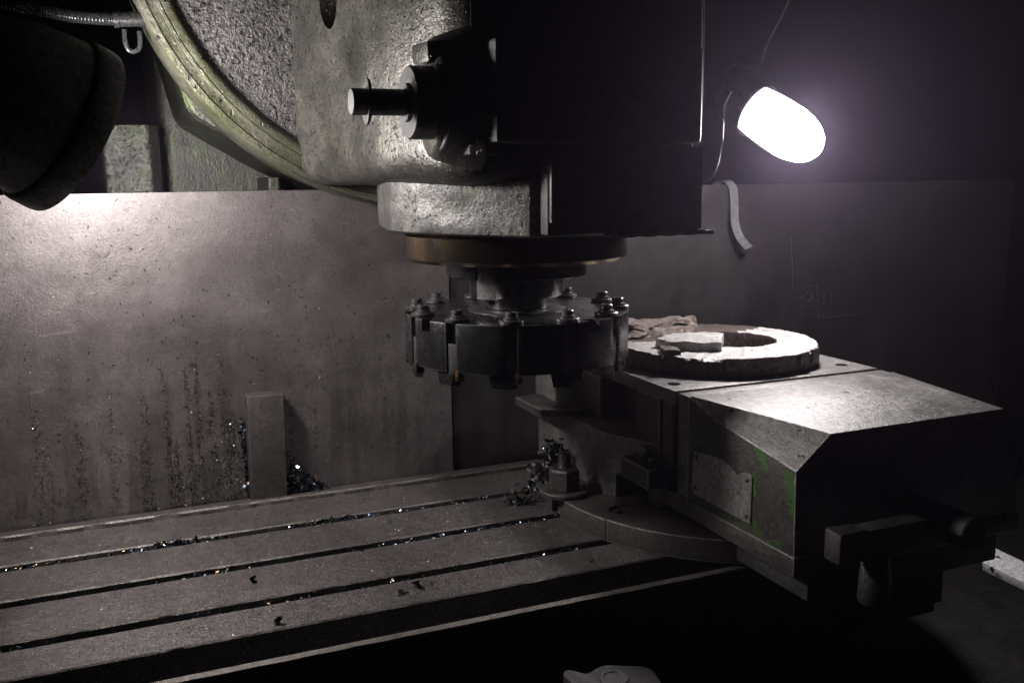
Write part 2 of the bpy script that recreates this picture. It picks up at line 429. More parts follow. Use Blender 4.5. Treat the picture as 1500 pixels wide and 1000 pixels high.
def loft(pts, levels, c, yb):
    """closed plan outline raised through (height, inset) levels; points behind yb are not inset"""
    b = bmesh.new(); rings = []
    for z, ins in levels:
        rr = []
        for x, y in pts:
            d = Vector((c[0] - x, c[1] - y)).normalized() * (ins if y < yb else 0)
            rr.append(b.verts.new((x + d.x, y + d.y, z)))
        rings.append(rr)
    n = len(pts)
    for p, q in zip(rings, rings[1:]):
        for k in range(n): b.faces.new((p[k], p[(k + 1) % n], q[(k + 1) % n], q[k]))
    b.faces.new(rings[0][::-1]); b.faces.new(rings[-1])
    return b
side = spline([(.1735, .941, 0), (.1745, .929, 0), (.1785, .917, 0), (.184, .9, 0), (.191, .875, 0), (.2, .83, 0), (.212, .765, 0), (.226, .708, 0), (.239, .674, 0), (.262, .659, 0), (.30, .655, 0)], 6)
upper = resample([(p.x, p.y) for p in side] + roundpoly([(.436, .655, .012), (.452, .70, .02), (.47, .941, 0)], .02, 4), .007)
lv_ = [(.3235, .036), (.3238, .027), (.3255, .0165), (.329, .009), (.334, .004), (.341, .001), (.35, 0)] + [(.35 + .0115 * k, 0) for k in range(1, 28)]
hb = loft(upper, lv_, (.335, .80), .945)
for v in hb.verts:
    if v.co.y < .93:
        q = noise.noise(v.co * 22) * .0022 + noise.noise(v.co * 60 + Vector((3, 1, 7))) * .0007
        d = Vector((.335 - v.co.x, .80 - v.co.y, 0)).normalized(); v.co += d * q
head = obj('head_casting', hb, M['cast'], t)
skirt = resample(roundpoly([(.25, .935, 0), (.227, .85, .04), (.2185, .79, .04), (.243, .724, .02), (.2915, .655, .0012), (.428, .655, .004), (.437, .668, .004), (.44, .935, 0)], .02, 6), .006)
sb = loft(skirt, [(.2835, .009), (.2838, .0062), (.2855, .0038), (.29, .0028)] + [(.29 + .0045 * k, .0028 * (1 - k / 8)) for k in range(1, 9)], (.335, .80), .93)
for v in sb.verts:
    if v.co.y < .93:
        q = noise.noise(v.co * 35) * .002 + noise.noise(v.co * 90) * .0009
        q *= min(1, max(0, (v.co.y - .657) / .015)) if v.co.x > .285 else 1
        v.co += Vector((.335 - v.co.x, .80 - v.co.y, 0)).normalized() * q
obj('spindle_skirt', sb, M['skirt'], t)
cut(head, [xform(lathe([(0, -.03), (.0095, -.03), (.0095, .03), (0, .03)], 24), Matrix.Translation((.197, .862, .486)) @ Matrix.Diagonal((1, 1.9, 2.9, 1)) @ Matrix.Rotation(R(90), 4, 'Y'))])
# front cover with its gap and rib
obj('front_cover', box(.2985, .433, .6405, .6535, .2865, .3515, .002), M['darkcast'], t)
obj('cover_rib', box(.2985, .3025, .6335, .6383, .296, .347, .0008), M['cast'], t)
bb = bmesh.new()
for i in range(10):
    x = .352 + .009 * i
    box(x, x + .0088, .636 - .0007 * (i % 3), .652, .2835 - .0006 * (i % 2), .2863 + .0012 * math.sin(i * 2.1) ** 2, .0004, 1, bb)
obj('gasket_edge', bb, M['worn_edge'], t)
obj('front_gearbox', prism(roundpoly([(.246, .6575), (.30, .6385), (.4285, .6385), (.4375, .654)], .003), .4225, .66, .003), M['darkcast'], t)
obj('gearbox_cover', prism([(.250, .6535), (.250, .618), (.4155, .618), (.4365, .6535)], .353, .422, .003), M['darkcast'], t)
# boss round the feed shaft, with a fillet to the casting
obj('shaft_boss', lathe([(0, -.01), (.054, -.01), (.052, -.002), (.0485, .006), (.046, .013), (.0435, .02), (.041, .0235), (.038, .025), (0, .025)], 64, frame_to((-1, .12, 0), (.2475, .680, .386))), M['cast'], t)
# feed shaft
sh = lathe([(0, .028)] + [(.0345, .028), (.0345, .036), (.0335, .037), (.0255, .037), (.0255, .056), (.0245, .0575), (.012, .0575), (0, .0575)], 48, frame_to((-1, 0, 0), (.2605, .668, .382)))
hub = obj('shaft_hub', sh, M['steel'], t)
s = obj('feed_shaft', lathe([(0, 0), (.0092, 0), (.0092, .0495), (.0086, .0503), (0, .0503)], 32, frame_to((-1, 0, 0), (.2125, .668, .382))), M['steel'], t)
obj('retaining_washer', lathe([(.0093, -.0012), (.0158, -.0012), (.0162, 0), (.0158, .0008), (.0093, .0008)], 32, frame_to((-1, .08, .03), (.1735, .668, .382)), closed=True), M['steel'], s)
obj('shaft_collar', lathe([(.0093, 0), (.0135, 0), (.0135, .003), (.0093, .003)], 32, frame_to((-1, 0, 0), (.2032, .668, .382)), closed=True), M['steel'], hub)
# boss pieces round the shaft opening
bk = prism([(.214, .655), (.262, .632), (.268, .652), (.236, .672), (.214, .69)], .409, .424, .003)
jitter(bk, .002, 60); obj('upper_bracket', bk, M['cast'], t)
obj('lower_lug', prism([(.2385, .640), (.2475, .632), (.262, .634), (.262, .655), (.2385, .655)], .345, .3565, .0012), M['cast'], t)
obj('drain_plug', lathe(disc_prof(.0045, 0, .006, .0015), 16, frame_to((-.8, -.6, 0), (.229, .668, .3515))), M['rubber'], t)
# spindle nose
obj('spindle_nose', lathe(disc_prof(.0985, .2585, .2833, .003), 96, Matrix.Translation((.335, .785, 0))), M['nose'], t)

# ------------------------------------------------------------------ arbor
CX = (.335, .785)
t = thing('cutter_arbor', 'dark stepped arbor with a light drive key under the spindle nose', 'tool arbor', (*CX, .2135))
a = obj('arbor_flange', lathe([(0, .2432), (.061, .2432), (.0625, .2445), (.0625, .2583), (0, .2583)], 80, Matrix.Translation((*CX, 0))), M['black_steel'], t)
cut(a, [xform(box(-.0095, .0095, -.08, -.047, .24, .262, 0), Matrix.Translation((*CX, 0)) @ Matrix.Rotation(R(-48), 4, 'Z'))])
obj('arbor_sleeve', lathe([(0, .2255), (.0405, .2255), (.0415, .227), (.0415, .2431), (0, .2431)], 72, Matrix.Translation((*CX, 0))), M['black_steel'], t)
obj('arbor_neck', lathe([(0, .2136), (.0275, .2136), (.0285, .2146), (.0285, .2254), (0, .2254)], 64, Matrix.Translation((*CX, 0))), M['black_steel'], t)
km = Matrix.Translation((*CX, 0)) @ Matrix.Rotation(R(-48), 4, 'Z')
obj('drive_key', xform(box(-.009, .009, -.0605, -.042, .2275, .2584, .0012), km), M['bright'], t)
obj('key_screw', xform(lathe(disc_prof(.0045, .2225, .2274, .001), 12), km @ Matrix.Translation((0, -.051, 0))), M['black_steel'], t)

# ------------------------------------------------------------------ face mill
t = thing('face_mill', 'big dark twelve-tooth face milling cutter hanging beside the flame-cut ring', 'milling cutter', (*CX, .163))
Rc, Ri, ZB, ZT = .1, .0835, .1715, .2125
TH = [-154 + 30 * k for k in range(12)]
pts = []
for k in range(12):
    th = TH[k]
    w = 2.9                                    # half slot width in degrees at the rim
    for a_, r_ in ((th - w, Rc), (th - w * 1.15, Ri), (th + w * 1.15, Ri), (th + w, Rc)):
        p = polar(CX, r_, a_); pts.append((p.x, p.y))
    for j in range(1, 6):
        a_ = th + w + (30 - 2 * w) * j / 6
        p = polar(CX, Rc, a_); pts.append((p.x, p.y))
cb = prism(pts, ZB, ZT, 0)
es = [e for e in cb.edges if (abs(e.verts[0].co.z - e.verts[1].co.z) < 1e-6) or e.calc_face_angle(0) > R(50)]
bev(cb, .0009, 2, es)
body = obj('cutter_body', cb, [M['black_steel'], M['steel']], t)
notch = []
for k in range(12):
    a_ = TH[k] + 17
    m4 = Matrix.Translation((*CX, 0)) @ Matrix.Rotation(R(-a_), 4, 'Z')
    if k in (1, 2, 5, 8, 10): notch.append(xform(box(-.006, .006, .090, .11, ZT - .0095, ZT + .01, 0), m4))
cut(body, notch)
obj('hub_step', lathe([(.0286, ZT - .002), (.044, ZT - .002), (.044, ZT + .0006), (.0425, ZT + .0012), (.0286, ZT + .0012)], 64, Matrix.Translation((*CX, 0)), closed=True), M['steel'], t)
# parts of one tooth, modelled at heading 0 (towards +y) and turned round the axis
def mesh_of(name, bm, mat):
    finish(bm); me = bpy.data.meshes.new(name); bm.to_mesh(me); bm.free()
    for m_ in (mat if isinstance(mat, list) else [mat]): me.materials.append(m_)
    return me
cart = mesh_of('cartridge', prism([(-.0045, .0838), (.0045, .0838), (.0045, .0985), (-.0045, .0985)], -.0025, .0235, .0008), M['steel'])
boltb = lathe([(0, .0), (.0068, .0), (.0068, .0012), (.0052, .002), (.0052, .0056)] + [(.0046, .0063), (.0028, .0063), (.0026, .005), (0, .005)], 12)
bolt = mesh_of('clamp_bolt', boltb, M['steel'])
shank = mesh_of('bolt_shank', lathe(disc_prof(.0043, -.017, -.0002, .0005), 14), M['steel'])
wash = mesh_of('washer', lathe([(.0, 0), (.0098, 0), (.0102, .0006), (.0102, .0026), (.0094, .0033), (0, .0033)], 24), M['steel'])
ins = bmesh.new()
prism([(-.0098, -.003), (.0055, -.003), (.0098, .003), (-.0052, .003)], 0, .013, .0007, 2, ins, top=[(-.0125, -.003), (.009, -.003), (.0125, .003), (-.0085, .003)])
insm = mesh_of('insert', ins, M['black_steel'])
tip = mesh_of('insert_edge', box(-.0045, .0006, -.0035, .0035, .004, .013, .0008), M['gold'])
base = Vector(t.location)
for k in range(12):
    rot = Matrix.Translation((CX[0] - base.x, CX[1] - base.y, 0)) @ Matrix.Rotation(R(-TH[k]), 4, 'Z')
    inst('cartridge', cart, t, rot @ Matrix.Translation((0, 0, ZB - base.z + .0002)))
    bo = inst('clamp_bolt', bolt, t, rot @ Matrix.Translation((0, .0905, ZT - base.z + .0036)) @ Matrix.Rotation(R(random.uniform(0, 60)), 4, 'Z'))
    inst('washer', wash, bo, Matrix.Translation((0, 0, -.0034)))
    inst('bolt_shank', shank, bo, Matrix.Translation((0, 0, -.0034)))
    im = inst('insert', insm, t, rot @ Matrix.Translation((.006, .0945, ZB - base.z - .0118)) @ Matrix.Rotation(R(-12), 4, 'Z'))
    inst('insert_edge', tip, im, Matrix.Translation((-.0105, .0, .001)))

# ------------------------------------------------------------------ vise
t = thing('machine_vise', 'heavy machine vise with worn chamfered jaw and green paint remains', 'vise', (.575, .78, 0))
basepts = [tuple(polar((.575, .80), .189, a_))[:2] for a_ in range(0, 360, 5)]
vb = obj('swivel_base', prism(basepts, .0004, .0215, .0012), [M['visebase'], M['edge']], t)
cut(vb, [box(.34, .404, .803, .825, -.01, .05, 0), lathe([(0, .0192), (.0125, .0192), (.0125, .05), (0, .05)], 32, Matrix.Translation((.424, .748, 0))),
         lathe([(0, .004), (.0055, .004), (.0055, .05), (0, .05)], 24, Matrix.Translation((.424, .748, 0))), box(.36, .42, .7325, .7335, -.002, .05, 0)])
bed = obj('vise_bed', prism([(.43, .95), (.43, .795), (.458, .737), (.692, .737), (.692, .95)], .0217, .0835, .0015), [M['vise'], M['edge']], t)
cut(bed, [box(.40, .475, .748, .782, .01, .046, .003)])
obj('bed_rail', box(.446, .70, .745, .905, .058, .0785, .0015), [M['steel'], M['edge']], t)
obj('rear_plate', box(.428, .46, .90, .952, .0837, .126, .001), [M['vise'], M['edge']], t)
obj('side_bar', prism([(.398, .94), (.398, .874), (.43, .86), (.452, .86), (.452, .94)], .0838, .0925, .0012), [M['visebase'], M['edge']], t)
obj('jaw_block', box(.452, .69, .845, .898, .0786, .1275, .0012), [M['visebase'], M['edge']], t)
obj('jaw_block', box(.455, .69, .735, .775, .0786, .1275, .0012), [M['visebase'], M['edge']], t)
obj('jaw_core', box(.48, .685, .775, .845, .0786, .1275, .0005), M['darkcast'], t)
obj('clamp_ledge', box(.432, .47, .715, .765, .049, .068, .0012), [M['visebase'], M['edge']], t)
obj('guide_screw', lathe(disc_prof(.004, 0, .006), 12, Matrix.Translation((.448, .748, .068))), [M['steel'], M['edge']], t)
obj('guide_screw', lathe(disc_prof(.004, 0, .006), 12, Matrix.Translation((.445, .730, .068))), [M['steel'], M['edge']], t)
tp = obj('top_plate', box(.455, .688, .7095, .93, .1278, .14, .0009), [M['vise'], M['edge']], t)
cut(tp, [lathe([(0, .131), (.0062, .131), (.0062, .15), (0, .15)], 24, Matrix.Translation((x, y, 0))) for x, y in ((.470, .735), (.668, .738))])
obj('jaw_strip', box(.4575, .690, .6905, .7075, .034, .1385, .0012), [M['vise'], M['edge']], t)
po = obj('corner_post', prism(roundpoly([(.4535, .7095), (.4535, .7285), (.466, .7285), (.466, .7095)], .004), .07, .1275, .001), [M['visebase'], M['edge']], t)
# moving jaw: block with a big slanting chamfer on its nose
b = bmesh.new()
V = lambda *p: b.verts.new(p)
yf = .541
lo = [V(.457, .690, .0335), V(.457, yf + .004, .0335), V(.688, yf + .004, .0335), V(.688, .690, .0335)]
A = V(.457, .690, .1385); B = V(.457, .645, .126); C_ = V(.457, yf + .006, .1115); D = V(.4835, yf, .1395)
E2 = V(.458, .688, .14); F2 = V(.660, yf, .1395); G2 = V(.688, yf + .006, .113); H = V(.688, .648, .128); I = V(.688, .690, .14)
TL = E2
faces = [(lo[0], lo[1], C_, B, A), (A, B, TL), (TL, B, C_, D), (TL, D, F2, I), (D, C_, lo[1], lo[2], G2, F2), (F2, G2, H, I), (G2, lo[2], lo[3], I, H), (lo[0], A, TL, I, lo[3]), (lo[3], lo[2], lo[1], lo[0])]
for f in faces: b.faces.new(f)
bmesh.ops.recalc_face_normals(b, faces=b.faces[:])
bev(b, .0019, 2, ang=8)
mj = obj('moving_jaw', b, [M['vise'], M['edge'], M['viseside']], t)
for f in mj.data.polygons:
    if f.normal.x < -.97 and f.area > 1e-4: f.material_index = 2
obj('jaw_skirt', box(.4555, .69, .5435, .735, .0305, .0455, .0008), [M['visebase'], M['edge']], t)
# name plate with scalloped top edge
npz = [(.598, .0535), (.597, .0935), (.604, .0945), (.612, .0925), (.617, .0885), (.626, .0935), (.640, .0965), (.655, .0955), (.679, .0925), (.681, .0545)]
nb = prism([(y, z) for y, z in npz], 0, .0011, .0003, 1)
xform(nb, Matrix(((0, 0, 1, .4557), (1, 0, 0, 0), (0, 1, 0, 0), (0, 0, 0, 1))))
npl = obj('name_plate', nb, M['tag'], t)
for y, z in ((.6035, .089), (.6035, .059), (.6755, .0885), (.6755, .0605)):
    obj('rivet', lathe([(0, 0), (.0022, 0), (.002, .0009), (.001, .0014), (0, .0015)], 12, frame_to((-1, 0, 0), (.4556, y, z))), M['steel'], npl)
# raised illegible lettering marks rubbed into the plate
# underside slide and screw block at the front
obj('slide_body', box(.475, .675, .55, .745, .004, .0303, .002), M['darkcast'], t)
sbk = box(.4525, .478, .493, .51, .059, .082, .003); jitter(sbk, .0012, 90)
obj('screw_end', sbk, M['visebase'], t)
obj('screw_shaft', lathe(disc_prof(.013, 0, .06, .001), 32, frame_to((0, -1, 0), (.572, .545, .066))), M['darkcast'], t)
obj('crank_arm', box(.4765, .535, .4945, .511, .060, .0805, .003), M['darkcast'], t)
kb = lathe([(0, .022), (.0095, .022), (.0115, .025), (.0115, .045), (.009, .0595), (0, .0595)], 24, Matrix.Translation((.4925, .500, 0)))
jitter(kb, .0012, 120); obj('crank_knob', kb, M['viseside'], t)

# clamp bolt
t = thing('clamp_bolt', 'threaded stud with hex nut and big washer holding the vise base', 'clamp bolt', (.396, .8135, .0217))
BX = Matrix.Translation((.396, .8135, .0217))
obj('washer', lathe([(.0066, 0), (.0235, 0), (.024, .001), (.024, .004), (.023, .005), (.0066, .005)], 48, BX, closed=True), M['visebase'], t)
nutb = lathe([(.0064, .0051), (.0148, .0051), (.0158, .0061), (.0158, .0245), (.014, .0262), (.0064, .0262)], 6, BX @ Matrix.Rotation(R(12), 4, 'Z'), closed=True)
obj('hex_nut', nutb, M['visebase'], t)
pr = [(0, -.02)] + [(.0064 - (.0008 if i % 2 else 0), -.02 + .0009 * i) for i in range(68)] + [(.005, .0415), (0, .042)]
obj('threaded_stud', lathe(pr, 20, BX), M['visebase'], t)

# ------------------------------------------------------------------ flame-cut ring on the vise
RC = (.575, .826); RT = .1595
t = thing('steel_ring', 'thick flame-cut steel ring with bright scraped top lying on the vise', 'steel ring', (*RC, .1402))
b = bmesh.new(); n = 220; rings = []
prof = [(.1045, .1402), (.1062, .143), (.106, .1562), (.1045, RT), (.09, RT), (.072, RT), (.056, RT), (.0475, RT - .0006), (.0465, .1562), (.0465, .1402)]
for k in range(n):
    th = 2 * math.pi * k / n; rr = []
    for i, (r_, z_) in enumerate(prof):
        j = noise.noise(Vector((math.cos(th) * 6, math.sin(th) * 6, i * .15))) * .0013 + noise.noise(Vector((math.cos(th) * 25, math.sin(th) * 25, i * .4))) * (.0026 if i in (2, 3) and math.sin(th) < .1 else .0009)
        zj = noise.noise(Vector((math.cos(th) * r_ * 160, math.sin(th) * r_ * 160, 1))) * .0007 if 3 <= i <= 7 else 0
        if 3 <= i <= 5 and math.sin(th) < -.35: zj += abs(noise.noise(Vector((math.cos(th) * 40, math.sin(th) * 40, 5)))) * .0017 - (.0014 if i == 3 else 0)
        k_ = max(0, min(1, (.1 - r_) / .05))                   # the hole sits off centre
        rr.append(b.verts.new((RC[0] + .019 * k_ + (r_ + j) * math.cos(th), RC[1] - .004 * k_ + (r_ + j) * math.sin(th), z_ + zj)))
    rings.append(rr)
for k in range(n):
    p, q = rings[k], rings[(k + 1) % n]
    for i in range(len(prof)): b.faces.new((p[i], p[(i + 1) % len(prof)], q[(i + 1) % len(prof)], q[i]))
o = obj('ring_body', b, [M['ring'], M['ringside']], t)
for f in o.data.polygons:
    a_ = math.degrees(math.atan2(f.center.y, f.center.x))
    if f.normal.z < .6: f.material_index = 1
    elif 28 < a_ + 8 * noise.noise(f.center * 90) < 162: f.material_index = 2
def chunk(name, pts, z0, z1, mat, parent, amp, sc, seed=0, bevel=.001, cuts=2):
    b = prism(pts, z0, z1, 0)
    bmesh.ops.triangulate(b, faces=b.faces[:])
    bmesh.ops.subdivide_edges(b, edges=b.edges[:], cuts=cuts, use_grid_fill=True)
    jitter(b, amp, sc, seed)
    return obj(name, b, mat, parent)
chunk('cut_tongue', [(.497, .812), (.502, .785), (.522, .772), (.541, .762), (.552, .778), (.572, .803), (.562, .822), (.53, .832)], .1600, .169, M['ring'], t, .0016, 85, 2, cuts=5)
chunk('torn_lip', [(.482, .772), (.497, .766), (.507, .786), (.492, .796)], .1598, .1645, M['ringside'], t, .002, 90, 4)
for a0, a1, zl in ((-118, -98, .147), (-98, -78, .1445), (-74, -66, .148), (-62, -50, .146)):
    pts2 = [(RC[0] + r_ * math.cos(R(a_)), RC[1] + r_ * math.sin(R(a_))) for r_, aa in ((.1048, (a0, (a0 + a1) / 2, a1)), (.1078, (a1, (a0 + a1) / 2, a0))) for a_ in aa]
    chunk('side_burr', pts2, zl, .1592, M['slag'], t, .0009, 160, a0)
s = thing('slag_scrap', 'brown layered slag scrap lying on the back of the steel ring', 'slag', (.53, .88, .1615))
sp = [(.468, .872), (.50, .862), (.535, .868), (.57, .876), (.59, .884), (.604, .897), (.575, .905), (.53, .912), (.485, .905)]
chunk('slag_layer', sp, .1605, .1665, M['slag'], s, .0042, 95, 1, cuts=6)
chunk('slag_layer', [(x, y + .006) for x, y in sp], .1675, .1725, M['slag'], s, .0048, 80, 8, cuts=6)

# ------------------------------------------------------------------ small steel block against the plate
bb = box(.1165, .152, .9715, .9935, .0045, .1135, .0008)
xform(bb, Matrix.Translation((.134, .98, 0)) @ Matrix.Rotation(R(.6), 4, 'Y') @ Matrix.Translation((-.134, -.98, 0)))
tag(obj('steel_block', bb, [M['visebase'], M['worn_edge']], origin=(.134, .982, .0045)), 'upright flat steel bar leaning against the splash plate at the table back', 'steel bar')

# ------------------------------------------------------------------ left lamp
def ringed(prof, axis, org, n=64): return lathe([(r * .96, z * .96) for r, z in prof], n, frame_to(axis, org), closed=True)
AX = Vector((.805, .379, -.457)).normalized(); LC = Vector((-.0184, .838, .369)); LS = .96
t = thing('left_work_lamp', 'black bell-shaped work lamp shining onto the splash plate', 'work lamp', LC - AX * .13)
outer = [(.0715, 0), (.072, -.004), (.0712, -.02), (.0695, -.0225), (.0675, -.024), (.066, -.034), (.0625, -.055), (.056, -.075), (.046, -.092), (.033, -.106), (.024, -.112), (.0235, -.135)]
inner = [(.0215, -.135), (.022, -.111), (.031, -.104), (.044, -.0905), (.054, -.074), (.0605, -.0545), (.064, -.034), (.0665, -.02), (.0695, 0)]
sh_ = obj('lamp_shade', ringed(outer + inner, AX, LC), [M['shade'], M['white']], t)
for f in sh_.data.polygons:
    c = f.center + t.location - LC; ax = c.dot(AX); rad = c - AX * ax
    if f.normal.dot(rad) < -.0001 and -.126 < ax: f.material_index = 1
obj('lamp_bulb', lathe([(r * LS, z * LS) for r, z in [(0, -.06), (.012, -.06), (.013, -.045), (.02, -.03), (.0245, -.015), (.0255, -.003), (.022, .009), (.013, .017), (0, .02)]], 14, frame_to(AX, LC + AX * .001)), M['glow_left'], t)
obj('lamp_socket', lathe(disc_prof(.0195, -.149, -.0568, .002), 24, frame_to(AX, LC)), M['shade'], t)
ar = spline([LC - AX * .148, LC - AX * .18 + Vector((0, .0, .01)), LC + Vector((-.2, .01, .14)), LC + Vector((-.3, .06, .22)), LC + Vector((-.36, .14, .12))], 8)
obj('lamp_arm', tube(ar, .008, 12), M['rubber'], t)
obj('wing_nut', lathe([(0, 0), (.010, 0), (.011, .004), (.007, .012), (.004, .02), (0, .021)], 16, frame_to((.6, -.75, .25), LC + Vector((-.0655, -.04, .046)))), M['steel'], t)

# ------------------------------------------------------------------ right lamp
RL = Vector((.647, .87, .4)); RA = Vector((.332, -.785, -.518)).normalized()
t = thing('right_work_lamp', 'glowing reflector bulb in a dark lamp holder above the vise', 'work lamp', RL - RA * .02)
rb = obj('lamp_bulb', lathe([(0, -.012), (.0215, -.012), (.0245, .0), (.0268, .018), (.0278, .036), (.0274, .052), (.0255, .066), (.0216, .078), (.0155, .087), (.008, .092), (0, .0935)], 32, frame_to(RA, RL)), [M['glow_body'], M['glow_right']], t)
for f in rb.data.polygons:                                   # reflector bulb: silvered behind, the light leaves by the front
    if (f.center + t.location - RL).dot(RA) > .058: f.material_index = 1
obj('lamp_holder', lathe([(0, -.052), (.014, -.052), (.024, -.042), (.0305, -.026), (.0325, -.006), (.0315, .009), (.0295, .010), (.0300, -.006), (.0275, -.0135), (0, -.0135)], 40, frame_to(RA, RL)), M['rubber'], t)
obj('lamp_cord', tube(spline([RL - RA * .05, RL - RA * .02 + Vector((-.012, -.012, .034)), (.655, .87, .441), (.666, .87, .466), (.692, .87, .512), (.715, .87, .575), (.73, .88, .68)], 6), .0011, 6), M['wire'], t)
wl = thing('hanging_wire', 'thin bare wire hanging in a loop beside the milling head', 'wire', (.545, .80, .32))
obj('wire_strand', tube(spline([(.537, .80, .60), (.538, .80, .45), (.537, .80, .379), (.532, .80, .335), (.531, .8, .322), (.545, .80, .323), (.556, .80, .335), (.562, .80, .36), (.563, .80, .385), (.575, .815, .398), (.60, .84, .412)], 6), .0009, 6), M['wire'], wl)
obj('wire_hook', tube([(.5355, .80, .336), (.5358, .80, .318), (.530, .80, .312), (.536, .80, .306)], .0012, 6), M['wire'], wl)

# ------------------------------------------------------------------ strap over the plate
b = bmesh.new()
path = spline([(.699, 1.012, .300), (.702, 1.009, .316), (.709, 1.001, .3215), (.7165, .9955, .314), (.7175, .992, .295), (.7165, .988, .27), (.721, .983, .252), (.731, .978, .239)], 6)
pr_, n_ = [], len(path)
for i, p in enumerate(path):
    a_ = Vector((.0056 * (1 - .15 * i / n_), -.001, .002 * i / n_)); o_ = Vector((0, .0013, .0008))
    pr_.append([b.verts.new(p - a_), b.verts.new(p + a_), b.verts.new(p + a_ + o_), b.verts.new(p - a_ + o_)])
for p, q in zip(pr_, pr_[1:]):
    for k in range(4): b.faces.new((p[k], p[(k + 1) % 4], q[(k + 1) % 4], q[k]))
b.faces.new(pr_[0]); b.faces.new(pr_[-1])
tag(obj('strap', b, M['darkcast'], origin=(.71, 1.0, .32)), 'short grey strap hung over the top edge of the splash plate', 'strap')

# ------------------------------------------------------------------ conduit top left
t = thing('conduit', 'black ribbed flexible conduit running into the machine at top left', 'conduit', (-.02, .95, .475))
pts_ = spline([(-.25, .95, .53), (-.13, .95, .495), (-.068, .95, .4805), (-.037, .95, .476), (-.011, .95, .472), (.022, .95, .471)], 40)
obj('hose', tube(pts_, .0055, 14, rad=[.0055 + (.0006 if i % 3 == 0 else 0) for i in range(len(pts_))]), M['rubber'], t)
obj('end_fitting', lathe([(0, 0), (.0075, 0), (.0075, .004), (.0066, .005), (.0066, .03), (0, .03)], 24, frame_to((1, 0, .05), (.02, .95, .471))), M['rubber'], t)
hk = thing('hook', 'small grey hook hanging below the black conduit end', 'hook', (.036, .952, .45))
obj('hook_bend', tube(spline([(.0285, .952, .463), (.0285, .952, .452), (.031, .952, .4455), (.036, .952, .4445), (.0405, .952, .449), (.041, .952, .462)], 6), .0022, 10), M['rubber'], hk)

# ------------------------------------------------------------------ lever, steel bar at the bottom right
lv = [(.279, .577), (.284, .583), (.290, .578), (.294, .5715), (.299, .5715), (.305, .575), (.314, .577), (.326, .570), (.338, .564), (.342, .556), (.336, .53), (.325, .51), (.305, .51), (.288, .525), (.281, .553)]
t = thing('clamp_lever', 'dark curved cam lever with round boss low in front of the table', 'lever', (.3, .53, -.02))
obj('lever_plate', prism(roundpoly(lv, .004, 3), -.037, -.025, .0012), [M['darkcast'], M['visebase']], t)
obj('lever_boss', lathe([(0, -.0249), (.0105, -.0249), (.0105, -.0239), (.0098, -.0233), (.0082, -.0233), (.0075, -.0241), (0, -.0241)], 32, Matrix.Translation((.31, .556, 0))), M['darkcast'], t)
obj('lever_post', lathe(disc_prof(.012, -.17, -.0372, .001), 24, Matrix.Translation((.31, .545, 0))), M['darkcast'], t)
bt = prism([(.781, .65), (.826, .692), (.820, .636), (.815, .586), (.80, .34), (.755, .34), (.774, .555)], -.064, -.0555, .0012)
tag(obj('steel_bar', bt, M['white_steel'], origin=(.79, .5, -.064)), 'bright flat steel bar end catching light at right, beyond the vise', 'steel bar')
tag(obj('bar_rest', box(.755, .80, .345, .40, -.1695, -.0642, .003), M['darkcast'], origin=(.78, .37, -.17)), 'dark iron block under the near end of the bright steel bar', 'iron block')

# ------------------------------------------------------------------ chips and crumbs
def chip(bm, p, size, mi, lying=.5):
    """a curled shaving: a short bent ribbon with thickness"""
    n = random.randint(2, 4); w = size * random.uniform(.3, .6); bend = random.uniform(.3, 1.1); tk = size * .06
    rot = Matrix.Rotation(random.uniform(0, 6.28), 4, 'Z') @ Matrix.Rotation(random.gauss(0, 1) * lying, 4, 'X') @ Matrix.Rotation(random.gauss(0, 1) * lying, 4, 'Y')
    prev = None; x = z = 0; a = -bend * n / 2
    x = -size / 2
    for i in range(n + 1):
        q = [bm.verts.new(p + rot @ Vector((x, s * w / 2, z + d))) for s, d in ((-1, 0), (1, 0), (1, tk), (-1, tk))]
        if prev:
            for k in range(4):
                f = bm.faces.new((prev[k], prev[(k + 1) % 4], q[(k + 1) % 4], q[k])); f.material_index = mi
        else: f = bm.faces.new(q); f.material_index = mi
        prev = q; a += bend; x += size / n * math.cos(a); z += size / n * math.sin(a)
    f = bm.faces.new(prev[::-1]); f.material_index = mi
CH = [M['chip_dark'], M['chip_blue'], M['chip_gold'], M['flake']]
def pick(): return random.choices((0, 1, 2, 3), (6, 3, 1.2, .5))[0]
def heap(name, label, spots, n, s0=.0035, s1=.008, wts=(6, 4, 1.6, .6)):
    b = bmesh.new()
    for _ in range(n):
        a, c, h, w = random.choice(spots)
        u = random.random(); v = random.random() ** 1.3
        p = Vector(a).lerp(Vector(c), u) + Vector((random.gauss(0, w), random.gauss(0, w), h * (1 - u) * v + .001))
        chip(b, p, random.uniform(s0, s1), random.choices((0, 1, 2, 3), wts)[0], 1)
    tag(obj(name, b, CH, origin=spots[0][0]), label, 'metal chips', kind='stuff')
heap('chip_heap', 'heap of dark blued chips in the corner beside the upright bar', [((.155, .985, .004), (.192, .983, .004), .034, .003)], 420)
heap('chip_heap', 'pile of blue and straw coloured chips against the vise base', [((.404, .862, .03), (.375, .872, .002), .028, .006), ((.412, .865, .05), (.40, .862, .035), .012, .006), ((.362, .862, .0), (.378, .86, .0), .008, .004)], 300, .004, .0095, (3, 5, 3.5, 1.5))
heap('chip_heap', 'few dark chips caught behind the left side of the upright bar', [((.113, .9925, .08), (.1145, .9925, .01), .01, .0012)], 60, .003, .006)
b = bmesh.new()
